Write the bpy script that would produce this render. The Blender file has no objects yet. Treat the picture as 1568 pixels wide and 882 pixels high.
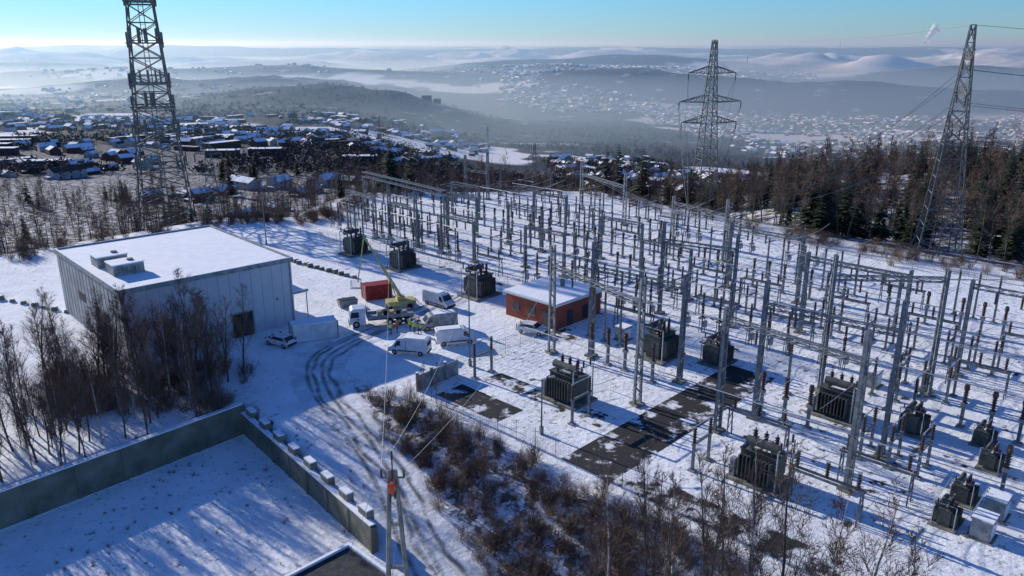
import bpy, math, random, numpy as np
from mathutils import Vector, Matrix
sc=bpy.context.scene; random.seed(7)
R=math.radians
# ------------------------------------------------------------- camera, sun, sky
cam=bpy.data.cameras.new("camera"); co=bpy.data.objects.new("camera",cam); sc.collection.objects.link(co)
cam.lens=27.55; cam.sensor_width=36; cam.clip_end=60000; cam.clip_start=0.5
co.location=(0,0,38); co.rotation_euler=(R(90-17.27),0,0); sc.camera=co
AZ=R(-50); EL=R(20.5)
w=bpy.data.worlds.new("World"); sc.world=w; w.use_nodes=True
nt=w.node_tree; sky=nt.nodes.new("ShaderNodeTexSky"); sky.sky_type='NISHITA'; sky.sun_disc=False
sky.sun_elevation=EL; sky.sun_rotation=AZ; sky.altitude=1500; sky.dust_density=0.0; sky.air_density=1.0; sky.ozone_density=4
tint=nt.nodes.new("ShaderNodeMixRGB"); tint.blend_type='MULTIPLY'; tint.inputs[0].default_value=1
tcw=nt.nodes.new("ShaderNodeTexCoord"); sw=nt.nodes.new("ShaderNodeSeparateXYZ"); rw=nt.nodes.new("ShaderNodeValToRGB")
nt.links.new(tcw.outputs["Generated"],sw.inputs[0]); nt.links.new(sw.outputs[2],rw.inputs[0]); nt.links.new(rw.outputs[0],tint.inputs[2])
rw.color_ramp.elements[0].position=0.0; rw.color_ramp.elements[0].color=(.52,.72,.95,1); rw.color_ramp.elements[1].position=.18; rw.color_ramp.elements[1].color=(.56,.85,1.32,1)
e_=rw.color_ramp.elements.new(.05); e_.color=(.55,.86,1.1,1)
nt.links.new(sky.outputs[0],tint.inputs[1]); nt.links.new(tint.outputs[0],nt.nodes["Background"].inputs[0]); nt.nodes["Background"].inputs[1].default_value=0.115
L=bpy.data.lights.new("sun",'SUN'); L.energy=5; L.angle=R(.5); L.color=(1,.95,.86)
lo=bpy.data.objects.new("sun",L); sc.collection.objects.link(lo)
S=Vector((math.cos(EL)*math.sin(AZ),math.cos(EL)*math.cos(AZ),math.sin(EL))); lo.rotation_euler=S.to_track_quat('Z','Y').to_euler()
sc.view_settings.view_transform='Standard'; sc.view_settings.look='None'
# ------------------------------------------------------------- materials
def mat(name,c1,c2=None,scale=2.0,rough=.8,bump=0,metal=0,pos=(.4,.6),spec=.3,detail=6,bscale=None):
    m=bpy.data.materials.new(name); m.use_nodes=True; n=m.node_tree.nodes; k=m.node_tree.links; b=n["Principled BSDF"]
    b.inputs["Roughness"].default_value=rough; b.inputs["Metallic"].default_value=metal; b.inputs["Specular IOR Level"].default_value=spec
    if c2 is None: c2=tuple(x*.75 for x in c1)
    tc=n.new("ShaderNodeTexCoord"); no=n.new("ShaderNodeTexNoise"); no.inputs["Scale"].default_value=scale; no.inputs["Detail"].default_value=detail
    cr=n.new("ShaderNodeValToRGB"); e=cr.color_ramp.elements; e[0].position,e[1].position=pos; e[0].color=(*c1,1); e[1].color=(*c2,1)
    k.new(tc.outputs["Object"],no.inputs["Vector"]); k.new(no.outputs[0],cr.inputs[0]); k.new(cr.outputs[0],b.inputs["Base Color"])
    if bump:
        bn=n.new("ShaderNodeTexNoise"); bn.inputs["Scale"].default_value=bscale or scale*4; bn.inputs["Detail"].default_value=5; k.new(tc.outputs["Object"],bn.inputs["Vector"])
        bp=n.new("ShaderNodeBump"); bp.inputs["Strength"].default_value=bump; bp.inputs["Distance"].default_value=.1; k.new(bn.outputs[0],bp.inputs["Height"]); k.new(bp.outputs[0],b.inputs["Normal"])
    return m
SNOW=mat("snow",(.95,.95,.96),(.88,.89,.92),.7,.85,.3)
STEEL=mat("galvanised_steel",(.21,.23,.25),(.13,.145,.16),2,.65,0,.2)
DSTEEL=mat("weathered_steel",(.10,.11,.11),(.17,.17,.17),2,.6,0,.2)
PYL=mat("pylon_steel",(.10,.115,.115),(.17,.18,.175),1,.7)
INS=mat("brown_porcelain",(.045,.028,.024),(.08,.045,.035),5,.3,0,0,spec=.5)
ALU=mat("aluminium_tube",(.5,.52,.54),(.35,.37,.38),4,.5,0,.4)
TRG=mat("transformer_green",(.06,.07,.064),(.11,.115,.10),.9,.65,.2,detail=9)
GREY=mat("grey_cabinet",(.34,.36,.36),(.2,.22,.22),1.2,.6,detail=9)
CONC=mat("concrete",(.27,.26,.22),(.16,.155,.13),1.2,.9,.4)
OLDC=mat("mossy_concrete",(.11,.11,.075),(.24,.23,.18),.5,.95,.4,pos=(.3,.7),detail=10)
ASPH=mat("asphalt",(.035,.035,.037),(.065,.065,.066),2,.9,.3)
PANEL=mat("white_cladding",(.62,.63,.64),(.52,.53,.55),.3,.6,pos=(.3,.7),detail=8)
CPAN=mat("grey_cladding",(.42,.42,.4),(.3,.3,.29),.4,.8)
DARK=mat("dark_opening",(.02,.02,.022),(.035,.03,.03),1,.6)
GLASS=mat("window_glass",(.02,.025,.03),(.04,.05,.06),1,.12,spec=.6)
BRK=mat("red_brick",(.33,.095,.06),(.22,.065,.045),6,.9,.3)
WHT=mat("white_paint",(.78,.78,.78),(.62,.63,.64),1,.3,spec=.5,detail=9)
RUB=mat("tyre_rubber",(.02,.02,.02),(.03,.03,.03),4,.9)
YEL=mat("crane_yellow",(.6,.52,.2),(.45,.39,.14),2,.5)
REDM=mat("red_container",(.36,.035,.03),(.22,.025,.02),1.5,.55)
HIV=mat("hi_vis_yellow",(.52,.66,.08),(.4,.52,.06),9,.8)
ORG=mat("hi_vis_orange",(.7,.1,.02),(.55,.06,.02),9,.8)
TRS=mat("dark_trousers",(.03,.035,.06),(.05,.05,.08),9,.9)
SKIN=mat("skin",(.55,.33,.24),(.5,.28,.2),9,.6)
HELM=mat("helmet_white",(.8,.8,.78),(.7,.7,.7),3,.4)
BARK=mat("bark",(.13,.105,.085),(.075,.06,.05),3,.95)
BIRCH=mat("birch_bark",(.42,.38,.34),(.1,.08,.07),2.5,.9,pos=(.5,.62))
TWIG=mat("twigs",(.17,.125,.1),(.11,.08,.065),.4,.95)
TWIG2=mat("red_twigs",(.18,.11,.085),(.12,.075,.058),.4,.95)
TWIGD=mat("distant_twigs",(.085,.075,.068),(.045,.045,.045),.02,.95)
GRASS=mat("dry_grass",(.26,.18,.1),(.15,.1,.06),1,.95)
PINE=mat("pine_needles",(.022,.04,.02),(.05,.065,.033),1.2,.9)
HW1=mat("house_brick",(.14,.08,.06),(.09,.055,.045),.4,.9); HW2=mat("house_render",(.5,.48,.45),(.34,.33,.31),.3,.9)
TILE=mat("roof_tile",(.08,.06,.055),(.05,.045,.045),1,.8)
RSNOW=mat("thin_roof_snow",(.85,.86,.9),(.4,.4,.42),.18,.9,pos=(.56,.7))
# ------------------------------------------------------------- terrain maths
rng=np.random.RandomState(3); TB=rng.rand(256,256)
def vn(x,y):
    xi=np.floor(x).astype(int); yi=np.floor(y).astype(int); fx=x-xi; fy=y-yi
    fx=fx*fx*(3-2*fx); fy=fy*fy*(3-2*fy)
    a=TB[xi%256,yi%256];b=TB[(xi+1)%256,yi%256];c=TB[xi%256,(yi+1)%256];d=TB[(xi+1)%256,(yi+1)%256]
    return (a*(1-fx)+b*fx)*(1-fy)+(c*(1-fx)+d*fx)*fy
def fbm(x,y,o=4):
    s=0;a=.5
    for i in range(o):
        s=s+a*(vn(x*2**i+17.3*i,y*2**i+5.1*i)-.5); a*=.5
    return s*2
def ss(a,b,x):
    t=np.clip((x-a)/(b-a),0,1); return t*t*(3-2*t)
PL=np.array([(-110,20),(-94,139),(-66,172),(-42,175),(-38,206),(20,208),(62,152),(90,124),(190,60),(190,-150),(-110,-150)],float)
def sdf(x,y,P=PL):
    d=np.full(x.shape,1e18); ins=np.zeros(x.shape,bool); n=len(P)
    for i in range(n):
        ax,ay=P[i];bx,by=P[(i+1)%n]; ex,ey=bx-ax,by-ay
        t=np.clip(((x-ax)*ex+(y-ay)*ey)/(ex*ex+ey*ey),0,1); d=np.minimum(d,(x-ax-t*ex)**2+(y-ay-t*ey)**2)
        c=((ay>y)!=(by>y)); xx=(bx-ax)*(y-ay)/((by-ay) if by!=ay else 1e-9)+ax; ins^=(c&(x<xx))
    d=np.sqrt(d); return np.where(ins,-d,d)
YS=[0,150,300,500,900,1500,2500,3500,4500,6000,8000,9500,14000,25000]
LV=[-5,-14,-30,-44,-58,-90,-125,-140,-150,-150,-130,-60,-30,-10]
MV=[-5,-12,-32,-56,-95,-145,-200,-140,-95,-140,-130,-60,-30,-10]
RV=[-5,-8,-16,-55,-110,-175,-215,-200,-165,-150,-130,-70,-30,-10]
O0=np.array([-12.3,82.2]); U=np.array([.695,.719]); V=np.array([.719,-.695]); C0=np.array([-29.7,78.4])
YU=np.array([-.66,-.751]); YV=np.array([.643,-.766]); DET=YU[0]*YV[1]-YU[1]*YV[0]
def gs(x,y,cx,cy,rx,ry,h,a=0):
    c,s=math.cos(a),math.sin(a); dx,dy=x-cx,y-cy; return h*np.exp(-((dx*c+dy*s)/rx)**2-((-dx*s+dy*c)/ry)**2)
def height(x,y):
    x=np.asarray(x,float); y=np.asarray(y,float)
    r=x/np.maximum(y,60)
    l=np.interp(y,YS,LV); m=np.interp(y,YS,MV); rr=np.interp(y,YS,RV)
    wl=1-ss(-.25,.0,r); wr=ss(.15,.4,r)
    f=l*wl+rr*wr+m*(1-wl-wr)
    f=f+np.clip(.011*y,0,45)*fbm(x/900+3,y/900+9,5)*ss(200,1500,y)
    sp=gs(x,y,-420,2150,420,230,46,.12)+gs(x,y,-190,2000,150,170,34)+gs(x,y,-900,2850,600,280,60,.2)
    f=f+sp*(1+.5*fbm(x/170+5,y/170,4))+gs(x,y,-1500,3900,1300,330,90,-.1)+gs(x,y,-3300,5000,1500,320,80)
    f=f+(gs(x,y,1450,3300,950,230,95,-.12)+gs(x,y,350,3600,500,420,50))*(1+.35*fbm(x/300,y/300,4))+gs(x,y,2900,4700,1500,300,70,.1)+gs(x,y,180,260,70,90,9)+gs(x,y,700,5400,1300,300,75)
    f=f+gs(x,y,4200,9800,3600,800,76,.1)+gs(x,y,-4600,9600,4300,700,70)+gs(x,y,-900,12500,2500,800,30)
    z=f*ss(0,55,sdf(x,y))
    s_=((x-C0[0])*YV[1]-(y-C0[1])*YV[0])/DET; t_=(YU[0]*(y-C0[1])-YU[1]*(x-C0[0]))/DET
    zf=-4.8*(1-ss(40,80,y)); pu=(x-O0[0])*U[0]+(y-O0[1])*U[1]
    zb=zf*ss(0,1,-pu/11)-2.5*ss(8,30,-pu)*ss(0,25,x)
    zb=zb+.5*fbm(x/3,y/3,3)*ss(0,3,-pu)*ss(-12,-2,x+ (y-60)*.55)
    fr=np.where((s_<-.9)&(pu<0)&(y<95),zb,0)
    mn=np.minimum(s_,t_)
    fr=np.where(mn>-.9,np.where(s_<t_,np.where((pu<0),zb,0),0)*(1-ss(-.9,-.3,mn))-3.2*ss(-.9,-.3,mn),fr)
    return z+np.where(y<95,fr,0)
def hz(x,y): return float(height(np.array([x]),np.array([y]))[0])
def woodmask(x,y):
    d=sdf(x,y)
    m=ss(2,10,d)
    n=fbm(x/260+31,y/260+7,4)
    far=1-ss(.27,.33,n)*.85
    far=np.where(y>1500,1-ss(.24,.3,fbm(x/600+3,y/420+77,4))*.7,far)
    dk=np.maximum.reduce([gs(x,y,-300,2050,420,330,1.),gs(x,y,1450,3300,1300,380,1,-.12),gs(x,y,-900,2850,600,380,1,.2)]); far=np.maximum(far,ss(.25,.5,dk))
    def e(cx,cy,rx,ry): return 1-ss(.7,1.1,((x-cx)/rx)**2+((y-cy)/ry)**2+.5*fbm(x/60,y/60,3))
    fields=np.maximum.reduce([e(115,640,50,80),e(300,950,100,60),e(-215,1200,80,60),e(500,560,90,60),e(-60,330,25,25)])
    return np.where(d>0,m*np.where(y>500,far,1)*(1-fields),0)
def axis(a,b,A,dt): return A*np.sinh(np.arange(math.asinh(a/A),math.asinh(b/A),dt))
xs=axis(-24000,24000,40,.0145); ys=70+axis(-300,27000,40,.0145)
X,Y=np.meshgrid(xs,ys); Z=height(X,Y); nx,ny=len(xs),len(ys)
me=bpy.data.meshes.new("terrain"); me.vertices.add(nx*ny); me.vertices.foreach_set("co",np.stack([X,Y,Z],-1).ravel().astype(np.float32))
i=np.arange(nx-1)[None,:]+nx*np.arange(ny-1)[:,None]; q=np.stack([i,i+1,i+1+nx,i+nx],-1).reshape(-1,4)
me.loops.add(q.size); me.loops.foreach_set("vertex_index",q.ravel().astype(np.int32)); me.polygons.add(len(q)); me.polygons.foreach_set("loop_start",(np.arange(len(q))*4).astype(np.int32)); me.polygons.foreach_set("loop_total",np.full(len(q),4,np.int32))
me.update(calc_edges=True); me.shade_smooth()
WM=woodmask(X,Y); at=me.attributes.new("wood",'FLOAT','POINT'); at.data.foreach_set("value",WM.ravel().astype(np.float32))
pu=(X-O0[0])*U[0]+(Y-O0[1])*U[1]; pv=(X-O0[0])*V[0]+(Y-O0[1])*V[1]
BR=np.where((Y<95)&(pu<0),ss(1,3,-pu)*ss(.5,4,(X+8.5)*.84+(Y-60)*.54),0)*.9
at=me.attributes.new("brush",'FLOAT','POINT'); at.data.foreach_set("value",BR.ravel().astype(np.float32))
WR=np.where((pu>2)&(pu<92)&(Y<200),ss(2,6,pu)*ss(-4,0,np.where(pu<37,pv-1,10))*(1-ss(55,75,pv)),0)   # trodden ground under the equipment
at=me.attributes.new("worn",'FLOAT','POINT'); at.data.foreach_set("value",WR.ravel().astype(np.float32))
to=bpy.data.objects.new("terrain",me); sc.collection.objects.link(to)
m=bpy.data.materials.new("snowy_ground"); m.use_nodes=True; n=m.node_tree.nodes; k=m.node_tree.links; b=n["Principled BSDF"]
b.inputs["Roughness"].default_value=.9; b.inputs["Specular IOR Level"].default_value=.15
tc=n.new("ShaderNodeTexCoord")
def noise(s,d=6,r=.5):
    x=n.new("ShaderNodeTexNoise"); x.inputs["Scale"].default_value=s; x.inputs["Detail"].default_value=d; x.inputs["Roughness"].default_value=r; k.new(tc.outputs["Object"],x.inputs["Vector"]); return x.outputs[0]
def ramp(inp,p0,p1,c0,c1):
    x=n.new("ShaderNodeValToRGB"); e=x.color_ramp.elements; e[0].position=p0; e[1].position=p1; e[0].color=(*c0,1) if len(c0)==3 else c0; e[1].color=(*c1,1); k.new(inp,x.inputs[0]); return x.outputs[0]
def mix(f,a,bb):
    x=n.new("ShaderNodeMixRGB"); 
    if isinstance(f,float): x.inputs[0].default_value=f
    else: k.new(f,x.inputs[0])
    k.new(a,x.inputs[1]); k.new(bb,x.inputs[2]); return x.outputs[0]
def math_(op,a,bb):
    x=n.new("ShaderNodeMath"); x.operation=op
    for j,v in enumerate((a,bb)):
        if isinstance(v,(int,float)): x.inputs[j].default_value=v
        else: k.new(v,x.inputs[j])
    return x.outputs[0]
snowc=ramp(noise(.22,6,.6),.4,.72,(.97,.97,.97),(.76,.77,.8))
dirt=ramp(noise(1.5,5),.35,.65,(.09,.075,.05),(.2,.165,.11))
aw=n.new("ShaderNodeAttribute"); aw.attribute_name="worn"
bn_=math_('ADD',noise(1.3,9,.72),math_('MULTIPLY',aw.outputs["Fac"],.028))
speck=math_('MULTIPLY',ramp(bn_,.575,.635,(0,0,0),(1,1,1)),ramp(noise(.05,4),.40,.56,(.25,.25,.25),(.95,.95,.95)))
near=mix(speck,snowc,dirt)
floor_=ramp(noise(.35,7,.65),.46,.6,(.08,.065,.052),(.7,.7,.73))
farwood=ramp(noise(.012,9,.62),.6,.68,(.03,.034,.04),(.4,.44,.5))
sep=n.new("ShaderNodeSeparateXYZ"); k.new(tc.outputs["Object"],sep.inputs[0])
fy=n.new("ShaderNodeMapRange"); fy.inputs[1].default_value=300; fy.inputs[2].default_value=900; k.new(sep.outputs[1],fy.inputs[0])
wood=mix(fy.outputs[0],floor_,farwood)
a1=n.new("ShaderNodeAttribute"); a1.attribute_name="wood"; a2=n.new("ShaderNodeAttribute"); a2.attribute_name="brush"
brushc=ramp(noise(.9,8,.7),.46,.54,(.09,.06,.045),(.88,.88,.9))
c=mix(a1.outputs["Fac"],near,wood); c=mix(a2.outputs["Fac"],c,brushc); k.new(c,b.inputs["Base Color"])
bp=n.new("ShaderNodeBump"); bp.inputs["Strength"].default_value=.6; bp.inputs["Distance"].default_value=.3; k.new(noise(1.1,8,.62),bp.inputs["Height"]); k.new(bp.outputs[0],b.inputs["Normal"])
me.materials.append(m)
# ------------------------------------------------------------- mesh builder
class MB:
    def __init__(s): s.v=[];s.f=[];s.m=[]
    def add(s,vs,fs,mi=0):
        o=len(s.v); s.v.extend([tuple(p) for p in vs]); s.f.extend([tuple(i+o for i in f) for f in fs]); s.m.extend([mi]*len(fs) if isinstance(mi,int) else mi)
    def box(s,c,d,mi=0,rz=0,top=1.0):
        cs,sn=math.cos(rz),math.sin(rz); vs=[]
        for z in (-.5,.5):
            t=top if z>0 else 1
            for x,y in ((-.5,-.5),(.5,-.5),(.5,.5),(-.5,.5)):
                a,b_=x*d[0]*t,y*d[1]*t; vs.append((c[0]+a*cs-b_*sn,c[1]+a*sn+b_*cs,c[2]+z*d[2]))
        s.add(vs,[(3,2,1,0),(4,5,6,7),(0,1,5,4),(1,2,6,5),(2,3,7,6),(3,0,4,7)],mi)
    def tube(s,p,q,r0,r1=None,n=5,mi=0,cap=False):
        if r1 is None:r1=r0
        p=Vector(p);q=Vector(q);d=(q-p)
        if d.length<1e-6:return
        d.normalize(); a=d.orthogonal().normalized(); b_=d.cross(a); vs=[]
        for P_,r in((p,r0),(q,r1)):
            for i in range(n):
                t=2*math.pi*i/n; vs.append(P_+a*(r*math.cos(t))+b_*(r*math.sin(t)))
        fs=[(i,(i+1)%n,n+(i+1)%n,n+i) for i in range(n)]
        if cap: fs+=[tuple(range(n))[::-1],tuple(range(n,2*n))]
        s.add(vs,fs,mi)
    def ins(s,p,h,r=.14,ns=6,mi=1,n=8):
        pr=[]
        for i in range(ns):
            z=i/ns; pr+=[(z,.6),(z+.45/ns,1.0),(z+.55/ns,.65)]
        pr.append((1,.55)); vs=[];fs=[]
        for j,(z,k_) in enumerate(pr):
            for i in range(n):
                t=2*math.pi*i/n; vs.append((p[0]+r*k_*math.cos(t),p[1]+r*k_*math.sin(t),p[2]+h*z))
            if j: fs+=[((j-1)*n+i,(j-1)*n+(i+1)%n,j*n+(i+1)%n,j*n+i) for i in range(n)]
        fs.append(tuple((len(pr)-1)*n+i for i in range(n))); s.add(vs,fs,mi)
    def tri(s,a,b_,c,mi=0): s.add([a,b_,c],[(0,1,2)],mi)
    def mesh(s,name,mats,smooth=False):
        me=bpy.data.meshes.new(name); me.from_pydata(s.v,[],s.f); 
        for x in mats: me.materials.append(x)
        me.polygons.foreach_set("material_index",s.m)
        if smooth: me.shade_smooth()
        me.update(); return me
    def obj(s,name,mats,loc=(0,0,0),rz=0,parent=None,smooth=False): return place(name,s.mesh(name,mats,smooth),loc,rz,parent)
def place(name,me,loc=(0,0,0),rz=0,parent=None,sc_=1):
    o=bpy.data.objects.new(name,me); sc.collection.objects.link(o); o.location=loc; o.rotation_euler=(0,0,rz); o.scale=(sc_,)*3 if not hasattr(sc_,'__len__') else sc_
    if parent: o.parent=parent
    return o
def empty(name,loc=(0,0,0),rz=0):
    o=bpy.data.objects.new(name,None); sc.collection.objects.link(o); o.location=loc; o.rotation_euler=(0,0,rz); return o
def W(u,v,z=0): return (O0[0]+u*U[0]+v*V[0],O0[1]+u*U[1]+v*V[1],z)
AU=R(46)
# ------------------------------------------------------------- haze volumes (real air)
def volmat(name,dens,col,g):
    mm=bpy.data.materials.new(name); mm.use_nodes=True; t=mm.node_tree; t.nodes.clear()
    v=t.nodes.new("ShaderNodeVolumeScatter"); v.inputs["Density"].default_value=dens; v.inputs["Color"].default_value=(*col,1); v.inputs["Anisotropy"].default_value=g
    ou=t.nodes.new("ShaderNodeOutputMaterial"); t.links.new(v.outputs[0],ou.inputs["Volume"]); return mm
hb=MB(); hb.box((0,13350,8),(46000,25300,172)); hb.obj("haze",[volmat("haze_air",1/6000,(.45,.72,1),.45)])
hb=MB(); hb.box((0,6800,-189),(30000,11600,220)); hb.obj("valley_mist",[volmat("valley_mist_air",1/1500,(.62,.82,1),.45)])
def fogsurf(name,scx,scy,lo_,hi_,mx):
    # wispy cloud skin: diffuse droplets with holes
    mm=bpy.data.materials.new(name); mm.use_nodes=True; t=mm.node_tree; t.nodes.clear()
    tc=t.nodes.new("ShaderNodeTexCoord"); mp=t.nodes.new("ShaderNodeMapping"); mp.inputs["Scale"].default_value=(scx,scy,scx*3); t.links.new(tc.outputs["Object"],mp.inputs[0])
    no=t.nodes.new("ShaderNodeTexNoise"); no.inputs["Scale"].default_value=1; no.inputs["Detail"].default_value=8; t.links.new(mp.outputs[0],no.inputs[0])
    at=t.nodes.new("ShaderNodeAttribute"); at.attribute_name="fade"; 
    mr=t.nodes.new("ShaderNodeMapRange"); mr.inputs[1].default_value=lo_; mr.inputs[2].default_value=hi_; mr.inputs[3].default_value=0; mr.inputs[4].default_value=mx; t.links.new(no.outputs[0],mr.inputs[0])
    mu=t.nodes.new("ShaderNodeMath"); mu.operation='MULTIPLY'; t.links.new(mr.outputs[0],mu.inputs[0]); t.links.new(at.outputs["Fac"],mu.inputs[1])
    d=t.nodes.new("ShaderNodeBsdfDiffuse"); d.inputs[0].default_value=(.95,.96,.98,1); tr=t.nodes.new("ShaderNodeBsdfTransparent"); tl=t.nodes.new("ShaderNodeBsdfTranslucent"); tl.inputs[0].default_value=(.95,.96,.98,1)
    m2=t.nodes.new("ShaderNodeMixShader"); m2.inputs[0].default_value=.3; t.links.new(d.outputs[0],m2.inputs[1]); t.links.new(tl.outputs[0],m2.inputs[2])
    mx_=t.nodes.new("ShaderNodeMixShader"); t.links.new(mu.outputs[0],mx_.inputs[0]); t.links.new(tr.outputs[0],mx_.inputs[1]); t.links.new(m2.outputs[0],mx_.inputs[2])
    ou=t.nodes.new("ShaderNodeOutputMaterial"); t.links.new(mx_.outputs[0],ou.inputs["Surface"]); return mm
def fogbank(name,cx,cy,rx,ry,z0,hh,seed):
    N=120; J=50; t=np.linspace(0,2*np.pi,N,endpoint=False)[None,:]; f=np.linspace(0,1,J)[:,None]
    w_=1+.22*np.sin(3*t+seed)+.12*np.sin(7*t+2*seed)+.05*np.sin(15*t); xx=cx+rx*f*w_*np.cos(t); yy=cy+ry*f*w_*np.sin(t)
    zz=z0+hh*(1-f**3)*(.8+1.0*fbm(xx/450+seed,yy/350,5))
    vs=np.stack([xx,yy,zz],-1).reshape(-1,3).tolist(); fs=[(j*N+i,j*N+(i+1)%N,(j+1)*N+(i+1)%N,(j+1)*N+i) for j in range(J-1) for i in range(N)]
    me=bpy.data.meshes.new(name); me.from_pydata(vs,[],fs); at=me.attributes.new("fade",'FLOAT','POINT'); fd=np.repeat(1-ss(.6,1,f),N,1).ravel(); at.data.foreach_set("value",fd.astype(np.float32)); me.shade_smooth()
    me.materials.append(fogsurf(name+"_droplets",.0011,.0011,.3,.5,.97)); return place(name,me)
fogbank("valley_fog_bank",3000,5500,2600,900,-160,128,1)
fogbank("valley_fog_bank",-3300,5900,3000,900,-165,140,4)
fogbank("valley_fog_bank",-300,7200,2600,600,-140,125,7)
b_=MB()
for i in range(6): b_.tube((4500+i*22,9000,20+i*32),(4524+i*24,9000,58+i*33),14+i*6,24+i*7,12,0,True)
me=b_.mesh("steam_plume",[fogsurf("steam",.02,.02,.3,.6,.8)],True); at=me.attributes.new("fade",'FLOAT','POINT'); at.data.foreach_set("value",np.full(len(me.vertices),.9,np.float32)); place("steam_plume",me)
# ------------------------------------------------------------- vegetation
def rdir(d,a):
    d=Vector(d).normalized(); o=d.orthogonal().normalized(); o.rotate(Matrix.Rotation(random.uniform(0,6.283),3,d)); return (d*math.cos(a)+o*math.sin(a)).normalized()
def bare(seed,h,n1,n2,n3,r0,spread,up,trunkm,twigm,tw=.018,low=.25):
    random.seed(seed); b_=MB(); p=Vector((0,0,-.3)); d=Vector((random.uniform(-.06,.06),random.uniform(-.06,.06),1)).normalized(); pts=[p.copy()]; N=6
    for i in range(N):
        d=(d+Vector((random.uniform(-.09,.09),random.uniform(-.09,.09),.1))).normalized(); q=p+d*h/N; b_.tube(p,q,r0*(1-i/N)+.02,r0*(1-(i+1)/N)+.015,5,0); p=q; pts.append(p.copy())
    def along(t):
        t*=N; i=min(int(t),N-1); return pts[i].lerp(pts[i+1],t-i)
    for i in range(n1):
        t=low+(1-low)*((i+random.random())/n1)*.97; s=along(t); L1=h*spread*(1.15-t)*random.uniform(.7,1.2); d1=rdir((0,0,1),random.uniform(.5,1.0)*(1.15-up)); d1.z+=up*.3
        d1.normalize(); e=s+d1*L1*.5; d1b=(d1+Vector((0,0,.35*up+.05))).normalized(); e2=e+d1b*L1*.5; rr=r0*.33*(1.1-t)
        b_.tube(s,e,rr,rr*.6,3,0); b_.tube(e,e2,rr*.6,.012,3,1)
        for j in range(n2):
            f=random.uniform(.2,1); s2=s.lerp(e,f*2) if f<.5 else e.lerp(e2,f*2-1); d2=rdir(d1b,random.uniform(.4,.9)); d2.z+=up*.4; d2.normalize(); L2=L1*random.uniform(.25,.5); e3=s2+d2*L2
            b_.tube(s2,e3,rr*.3+.008,.008,3,1)
            for kk in range(n3):
                s3=s2.lerp(e3,random.uniform(.2,1)); d3=rdir(d2,random.uniform(.3,.9)); L3=L2*random.uniform(.4,.9); e4=s3+d3*L3; o=d3.orthogonal().normalized()*tw
                b_.tri(s3-o,s3+o,e4,1)
    return b_.mesh("bare_tree_mesh",[trunkm,twigm])
def conifer(seed,h,Rr):
    random.seed(seed); b_=MB(); b_.tube((0,0,-.3),(0,0,h*.95),.2,.03,5,0); nl=int(h*1.6)
    for i in range(nl):
        t=.1+.9*i/nl; z=h*t; rr=Rr*(1-t)**.8*random.uniform(.8,1.15)+.15; nb=11
        for j in range(nb):
            if random.random()<.1: continue
            a=6.283*(j+random.random()*.7)/nb; l=rr*random.uniform(.6,1.15); dx,dy=math.cos(a),math.sin(a); droop=random.uniform(.05,.4)*l
            p=Vector((0,0,z)); q=Vector((dx*l,dy*l,z-droop)); sd=Vector((-dy,dx,0))*l*.26
            mpt=p.lerp(q,.55)
            b_.tri(p,mpt+sd,q,1); b_.tri(p,q,mpt-sd+Vector((0,0,-.12)),1)
            for s_ in(-1,1):
                m2=p.lerp(q,random.uniform(.4,.8)); b_.tri(m2,m2+sd*s_*1.5+Vector((dx,dy,-.4))*l*.22,m2+Vector((dx,dy,-.15))*l*.3,1)
    return b_.mesh("pine_mesh",[BARK,PINE])
def shrub(seed,h,nstem,mt,spr=.5):
    random.seed(seed); b_=MB()
    for i in range(nstem):
        a=random.uniform(0,6.28); d=rdir((0,0,1),random.uniform(.05,spr)); l=h*random.uniform(.5,1.1); s=Vector((math.cos(a)*.3*h*random.random(),math.sin(a)*.3*h*random.random(),-.1)); e=s+d*l
        b_.tube(s,e,.018,.006,3,0)
        for j in range(7):
            s2=s.lerp(e,random.uniform(.25,1)); d2=rdir(d,random.uniform(.4,.9)); e2=s2+d2*l*random.uniform(.2,.45); o=d2.orthogonal().normalized()*.011
            b_.tri(s2-o,s2+o,e2,0)
            for kk in range(2):
                s3=s2.lerp(e2,random.uniform(.3,1)); e3=s3+rdir(d2,.7)*l*.18; b_.tri(s3-o*.7,s3+o*.7,e3,0)
    return b_.mesh("shrub_mesh",[mt])
FT=[bare(10+i,15+i%3*1.5,15,6,6,.15,.38,.4,BARK,[TWIG,TWIG2][i%2],.038) for i in range(7)]
LT=[bare(30+i,14+i%3,22,9,9,.17,.36,.45,BARK,[TWIG,TWIG2][i%2],.013,.15) for i in range(4)]
PN=[conifer(40+i,14,3.2+.4*i) for i in range(3)]
BT=[bare(60+i,10+i%3,20,8,8,.1,.34,.55,BIRCH if i%2 else BARK,[TWIG,TWIG2][i%2],.011,.15) for i in range(6)]
SH=[shrub(80+i,2.2,40,[TWIG,TWIG2,GRASS][i%3],.75) for i in range(6)]
def forest(name,meshes,n,box,cond,smin,smax,seed):
    rs=np.random.RandomState(seed); x=rs.uniform(box[0],box[1],n); y=rs.uniform(box[2],box[3],n); ok=cond(x,y)&(np.abs(x)<.68*y+45); x=x[ok];y=y[ok]; z=height(x,y)
    e=empty(name); random.seed(seed)
    for i in range(len(x)):
        s_=random.uniform(smin,smax); place("tree",random.choice(meshes),(x[i],y[i],z[i]),random.uniform(0,6.28),e,(s_,s_,s_*random.uniform(.85,1.15)))
    return len(x)
nz=lambda x,y:fbm(x/40+5,y/40+3,3)
forest("bare_woodland",FT,2000,(55,420,110,450),lambda x,y:(sdf(x,y)>4)&(x>.28*y-5)&(nz(x,y)>-.42),.65,1.1,1)
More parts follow.
